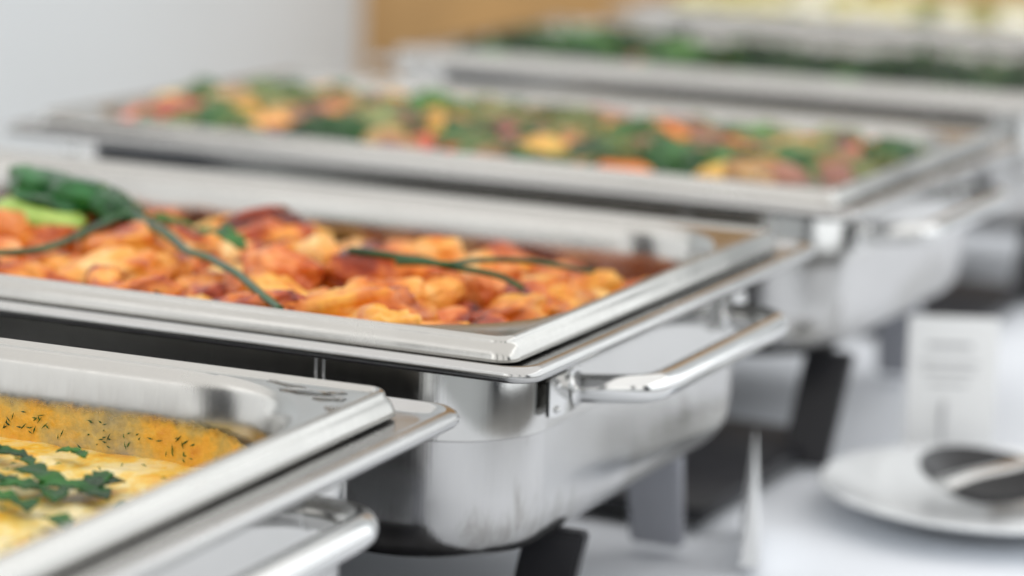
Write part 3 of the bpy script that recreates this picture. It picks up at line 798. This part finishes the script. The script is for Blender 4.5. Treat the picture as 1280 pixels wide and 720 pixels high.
sprig(0, -.056, .226, [(0, 0, .010, .0045, 30, 0), (.008, .005, .007, .003, 0, 0)], 'tiny herb leaf on the bake right of the large parsley')
sprig(0, -.150, .235, [(0, 0, .016, .007, -10, 0), (.009, .004, .011, .006, 40, 0)], 'dark green herb leaf at the left edge of the picture on the potato bake')
sprig(0, -.066, .198, [(0, 0, .015, .007, -35, 0), (.012, -.004, .008, .005, 10, 0)], 'dark green herb leaf on the bake closest to the right wall of the pan')
sprig(0, -.112, .278, [(0, 0, .010, .004, 20, 0), (.006, -.003, .008, .004, -30, 0)], 'thin dill tuft at the far edge of the potato bake')

# ------------------------------------------------------------------ mixed vegetables, salad and the last dish
def scatter(i, n, dmin, ulim, kinds, ztop, zones, group, seed, depth=.009, sizes=(.8, 1.3), vlim=.0):
    rg = random.Random(seed)
    for (u, v) in try_place(n, .021 if i == 2 else .025, dmin, rg, ulim):
        k = rg.choices(range(len(kinds)), [a[0] for a in kinds])[0]
        _, name, colw, mat, mes, cat = kinds[k]
        me = mm(rg.choice(mes), mat)
        lab = '%s%s' % (colw, zones(u, v))
        yw, s_ = fit_wall(u, v, rg.uniform(0, 6.28), rg.uniform(*sizes), 1.0)
        put(i, me, u, v, ztop(u, v) - depth + rg.uniform(-.002, .005), s_, (rg.uniform(-.4, .4), rg.uniform(-.4, .4), yw), name, lab, cat, group + ', ' + lab)
slab = [blob('vegetable', 50 + k, .018, .012, .006, amp=.3, freq=1.2, sub=3, ridged=.08) for k in range(5)]
lump = [blob('vegetable', 60 + k, .014, .013, .010, amp=.45, freq=1.5, sub=3, ridged=.15) for k in range(5)]
frond = [blob('floret', 70 + k, .017, .014, .010, amp=.5, freq=2.6, sub=4, ridged=.35) for k in range(5)]
lf = [leaf_mesh('salad_leaf', 80 + k, .042, .022, .5, .6, 2, .25) for k in range(6)]
def zone_of(u, v, what):
    a = 'right end' if u > -.13 else ('middle' if u > -.30 else 'left end')
    b_ = 'near rim' if v < .11 else ('far wall' if v > .21 else 'halfway across')
    return ', %s, %s of the %s' % (b_, a, what)
zone3 = lambda u, v: zone_of(u, v, 'vegetable pan')
F_BED2 = food_mat('brown_sauce', [(.35, (.12, .035, .010)), (.5, (.34, .11, .025)), (.65, (.55, .24, .06))], shift=0)
top3 = lambda u, v: -.0045 - (.012 * max(0, v - .20) / .1)
bed(2, lambda u, v: top3(u, v) - .0085, F_BED2, 'brown_sauce', 'brown sauce under the mixed vegetables', 'sauce')
rg3 = [
    (-.135, .030, F_CARROT, slab, 'bright orange carrot piece by the near rim of the vegetable pan', 'vegetable_piece', 'vegetable', 1.5),
    (-.100, .052, F_VEGG, frond, 'dark green frond right of the bright orange carrot in the vegetable pan', 'green_leaf', 'vegetable', 1.3),
    (-.070, .040, F_TAN, lump, 'pale tan onion piece by the near right corner of the vegetable pan', 'onion_piece', 'vegetable', 1.3),
    (-.250, .050, F_CARROT, slab, 'orange carrot piece beside the light green one in the vegetable pan', 'vegetable_piece', 'vegetable', 1.0),
    (-.265, .075, F_VEGG, lump, 'bright green pepper piece at the middle of the vegetable pan', 'vegetable_piece', 'vegetable', 1.3),
    (-.205, .060, F_YELLOW, lump, 'yellow pepper piece left of the bright orange carrot', 'vegetable_piece', 'vegetable', 1.2),
    (-.33, .050, F_VEGG, frond, 'round green floret by the near rim of the vegetable pan', 'green_floret', 'vegetable', 1.3),
    (-.43, .215, F_REDPEP, slab, 'red pepper strip at the far left of the vegetable pan', 'pepper_piece', 'vegetable', 1.6),
    (-.455, .06, F_REDPEP, lump, 'red brown pepper piece in the near left corner of the vegetable pan', 'pepper_piece', 'vegetable', 1.4),
    (-.40, .13, F_REDPEP, slab, 'wide red pepper strip left of the middle of the vegetable pan', 'pepper_piece', 'vegetable', 1.4),
    (-.47, .14, F_TAN, lump, 'tan onion piece at the left wall of the vegetable pan', 'onion_piece', 'vegetable', 1.3),
    (-.17, .165, F_CARROT, lump, 'orange carrot piece against the middle of the vegetable pan', 'vegetable_piece', 'vegetable', 1.3)]
for (u, v, mat, mes, lab, nm, cat, s_) in rg3:
    put(2, mm(mes[0], mat), u, v, top3(u, v) - .003, s_, (.2, .1, rnd.uniform(0, 6)), nm, lab, cat, 'mixed vegetables in the third pan')
scatter(2, 290, .0140, (-.51, -.02),
        [(3.0, 'green_floret', 'dark green floret', F_VEGG, frond, 'vegetable'), (2.0, 'herb_leaf', 'olive green herb', F_OLIVE, frond, 'vegetable'),
         (2.2, 'carrot_piece', 'orange carrot piece', F_CARROT, slab, 'vegetable'), (1.2, 'pepper_piece', 'yellow pepper piece', F_YELLOW, lump, 'vegetable'),
         (1.8, 'onion_piece', 'tan onion piece', F_TAN, lump, 'vegetable'), (2.2, 'meat_piece', 'purple brown meat piece', F_MAROON, lump, 'meat'), (1.2, 'pepper_piece', 'red pepper piece', F_REDPEP, slab, 'vegetable')],
        top3, zone3, 'mixed vegetables in the third pan', 33, .007)
top4 = lambda u, v: -.0085 - .008 * max(0, v - .18) / .1
F_SAL = food_mat('salad_green', [(.3, (.003, .012, .004)), (.5, (.007, .032, .007)), (.7, (.03, .09, .02))], 50, .45, .3, .2, .1, .4)
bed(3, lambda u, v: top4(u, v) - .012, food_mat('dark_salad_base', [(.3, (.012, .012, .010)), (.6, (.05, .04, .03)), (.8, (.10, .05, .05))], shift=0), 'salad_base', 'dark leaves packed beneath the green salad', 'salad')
zone4 = lambda u, v: zone_of(u, v, 'green salad')
scatter(3, 150, .019, (-.51, -.02), [(5, 'salad_leaf', 'dark green salad leaf', F_SAL, frond, 'salad leaf'), (2.5, 'salad_leaf', 'curled dark salad leaf', F_SAL, lf, 'salad leaf'), (1.2, 'olive_piece', 'purple brown olive', F_MAROON, lump, 'olive'),
                                     (.7, 'herb_leaf', 'brighter green leaf', F_VEGG, frond, 'salad leaf')], top4, zone4, 'green salad in the fourth pan', 44, .006, (.9, 1.4))
for (u, v, s_, lab) in ((-.40, .08, 1.6, 'tall bright green bunch standing at the left of the green salad'), (-.31, .07, 1.4, 'bright green leaf bunch right of the tall one in the salad')):
    put(3, mm(frond[1], F_VEGG), u, v, -.004, s_, (0, 0, 1), 'herb_bunch', lab, 'herb bunch', 'bright bunches in the salad')
F_CREAM = food_mat('pale_potato', [(.3, (.30, .26, .07)), (.5, (.52, .46, .17)), (.7, (.70, .66, .38))], 30, .4, .2, .2, .1, .3)
F_CREAM2 = food_mat('cream_piece', [(.3, (.55, .50, .35)), (.6, (.80, .77, .62))], 30, .4, .2, .2, .1, .3)
top5 = lambda u, v: -.004
bed(4, lambda u, v: top5(u, v) - .012, F_CREAM, 'yellow_sauce', 'yellow sauce in the farthest pan', 'sauce')
zone5 = lambda u, v: zone_of(u, v, 'farthest pan')
scatter(4, 110, .024, (-.51, -.02), [(4, 'potato_piece', 'pale yellow potato piece', F_CREAM, lump, 'potato'), (2, 'vegetable_piece', 'light green vegetable piece', F_OLIVE, slab, 'vegetable'), (2, 'vegetable_piece', 'cream coloured piece', F_CREAM2, lump, 'potato')],
        top5, zone5, 'yellow food in the farthest pan', 55, .006, (1.0, 1.6))

# ------------------------------------------------------------------ things on the cloth at the right
# plate: profile turned round
def lathe(prof, n=64):
    V, F = [], []
    for r, z in prof:
        for k in range(n):
            a = 2 * PI * k / n; V.append((r * math.cos(a), r * math.sin(a), z))
    m = len(prof)
    for i in range(m - 1):
        for k in range(n):
            l = (k + 1) % n; F.append((i * n + k, i * n + l, (i + 1) * n + l, (i + 1) * n + k))
    F.append(tuple(range(n))); F.append(tuple((m - 1) * n + k for k in range(n)))
    return V, F
V, F = lathe([(.030, .0012), (.042, .0), (.052, .002), (.083, .0125), (.0885, .0145), (.0895, .0158), (.088, .0166), (.082, .0152), (.056, .0062), (.045, .0045), (.02, .004)])
tag(obj('plate', mesh_from('plate', V, F, M_PORC, 40), None, (.258, 1.440, .0)), 'white round plate with a serving spoon, on the cloth at the right', 'plate')
# serving spoon: hollow oval bowl and handle
def spoon():
    e = empty('serving_spoon', (.258, 1.437, .012))
    tag(e, 'serving spoon with a dark oval bowl resting on the white plate', 'spoon')
    V, F = [], []
    nr, na = 8, 40
    for layer in (0, 1):
        for i in range(nr + 1):
            t = i / nr
            for k in range(na):
                a = 2 * PI * k / na
                w = 1 - .18 * math.cos(a)
                V.append((.040 * t * math.cos(a), .027 * t * w * math.sin(a), -.015 * (1 - t * t) + (0 if layer == 0 else -.0012 * (1 if i < nr else .6)) + .010))
    o_ = (nr + 1) * na
    for layer in (0, 1):
        b0 = layer * o_
        for i in range(nr):
            for k in range(na):
                l = (k + 1) % na; F.append((b0 + i * na + k, b0 + i * na + l, b0 + (i + 1) * na + l, b0 + (i + 1) * na + k))
    for k in range(na):
        l = (k + 1) % na; F.append((nr * na + k, nr * na + l, o_ + nr * na + l, o_ + nr * na + k))
    obj('bowl', mesh_from('bowl', V, F, M_GLOSSBLACK, 50), e, (0, 0, .004))
    pts = [Vector(p) for p in ((.038, 0, .010), (.05, 0, .014), (.07, 0, .020), (.11, 0, .024), (.16, 0, .024), (.20, 0, .022))]
    V, F = tube(smooth_path(pts, 6), lambda t: .0045 + .004 * t, 12, .3)
    obj('handle', mesh_from('handle', V, F, M_CHROME, 60), e)
    e.rotation_euler = (R(16), R(4), R(10))
    return e
spoon()
fk = [Vector(p) for p in ((-.034, -.022, .0), (-.018, -.012, .0035), (.002, .000, .005), (.03, .018, .0075), (.06, .036, .011), (.10, .06, .014))]
V, F = tube(smooth_path(fk, 6), lambda t: .0085 - .004 * t, 14, .28)
o = obj('steel_spoon', mesh_from('steel_spoon', V, F, M_CHROME, 60), None, (.262, 1.426, .025)); tag(o, 'steel spoon handle lying across the dark serving spoon on the plate', 'spoon')
# standing sign card in a small holder
sg = empty('menu_card', (.255, 1.556, 0), R(-4))
tag(sg, 'white upright menu card with faint grey print in a small holder, behind the plate', 'menu card')
bm_obj('card', round_box(.052, .0007, .078, .0003, 1), M_CARD, sg, (0, 0, .046), (R(-6), 0, R(2)))
for k, (w_, z_) in enumerate(((.026, .068), (.034, .058), (.030, .053), (.022, .046))):
    bm_obj('print_line', round_box(w_, .0004, .0024 if k == 0 else .0013, .0001, 1), M_INK, sg, (-.002, -.0006 - .0002 + (z_ - .046) * .105, z_), (R(-6), 0, R(2)))
V, F = lathe([(.016, 0), (.0165, .001), (.015, .003), (.004, .0042), (.0035, .006)], 32)
obj('holder_base', mesh_from('holder_base', V, F, M_BLACK, 40), sg, (-.004, -.004, .0006))
V, F = tube([Vector((-.004, -.0035, .004)), Vector((-.004, -.0034, .02)), Vector((-.004, -.0030, .036))], .0009, 8)
obj('holder_stem', mesh_from('holder_stem', V, F, M_LEG, 60), sg)
# folded name card seen almost edge on
def tent():
    h, w, l, t = .051, .0048, .085, .0005
    V = [(-w, -l / 2, 0), (0, -l / 2, h), (w, -l / 2, 0), (-w, l / 2, 0), (0, l / 2, h), (w, l / 2, 0),
         (-w + 2 * t, -l / 2, 0), (0, -l / 2, h - 5 * t), (w - 2 * t, -l / 2, 0), (-w + 2 * t, l / 2, 0), (0, l / 2, h - 5 * t), (w - 2 * t, l / 2, 0)]
    F = [(0, 1, 4, 3), (1, 2, 5, 4), (6, 9, 10, 7), (7, 10, 11, 8), (0, 6, 7, 1), (1, 7, 8, 2), (3, 4, 10, 9), (4, 5, 11, 10), (0, 3, 9, 6), (2, 8, 11, 5), (6, 7, 8), (9, 11, 10)]
    return mesh_from('name_card', V, F, M_CARD, smooth=False)
tag(obj('name_card', tent(), None, (.126, 1.365, .0006), (0, 0, R(-5))), 'white folded name card standing edge on beside the food warmer in focus', 'name card')

# thin water marks drying on the corner of the nearest pan
m, nt, b = newmat('water'); b.inputs['Transmission Weight'].default_value = 1; b.inputs['Roughness'].default_value = .03; b.inputs['IOR'].default_value = 1.33
for k, (u, v, a, c_) in enumerate(((-.030, .306, .010, .0030), (-.018, .300, .006, .0022), (-.042, .313, .008, .0018), (-.020, .310, .0035, .0016), (-.010, .288, .0030, .0014))):
    me = blob('water_mark', 90 + k, a, c_, .0005, amp=.5, freq=1.8, sub=3, ridged=.1); me.materials.append(m)
    o = obj('water_mark', me, None, loc_of(0, u, v, -.0016), (0, 0, POSES[0][2] + .3 * math.sin(k * 2.0)))
    tag(o, ['long', 'short', 'thin curved', 'small round', 'tiny'][k] + ' water mark on the far corner of the nearest pan rim', 'water mark')

# where several pieces would share a description, say which one it is by its place from the left
bpy.context.view_layer.update()
inv = cam.matrix_world.inverted()
def sx(o):
    p = inv @ o.location; return p.x / -p.z
same = {}
for o in COL.objects:
    if o.get('category') and o.parent is None and o.get('group'): same.setdefault(o['label'], []).append(o)
ORD = ['leftmost', 'second from left', 'third from left', 'fourth from left', 'fifth from left', 'sixth from left', 'seventh from left', 'eighth from left', 'ninth from left', 'tenth from left',
       'eleventh from left', 'twelfth from left', 'thirteenth from left', 'fourteenth from left', 'fifteenth from left', 'sixteenth from left', 'seventeenth from left', 'eighteenth from left', 'nineteenth from left', 'twentieth from left']
for lab, os_ in same.items():
    if len(os_) > 1:
        os_.sort(key=sx)
        for k, o in enumerate(os_):
            w_ = 'rightmost' if k == len(os_) - 1 else ORD[min(k, 19)]
            o['label'] = lab + ', ' + w_
for o in COL.objects:
    if o.get('group') and ', ' in o['group']: o['group'] = o['group'].split(', ')[0]
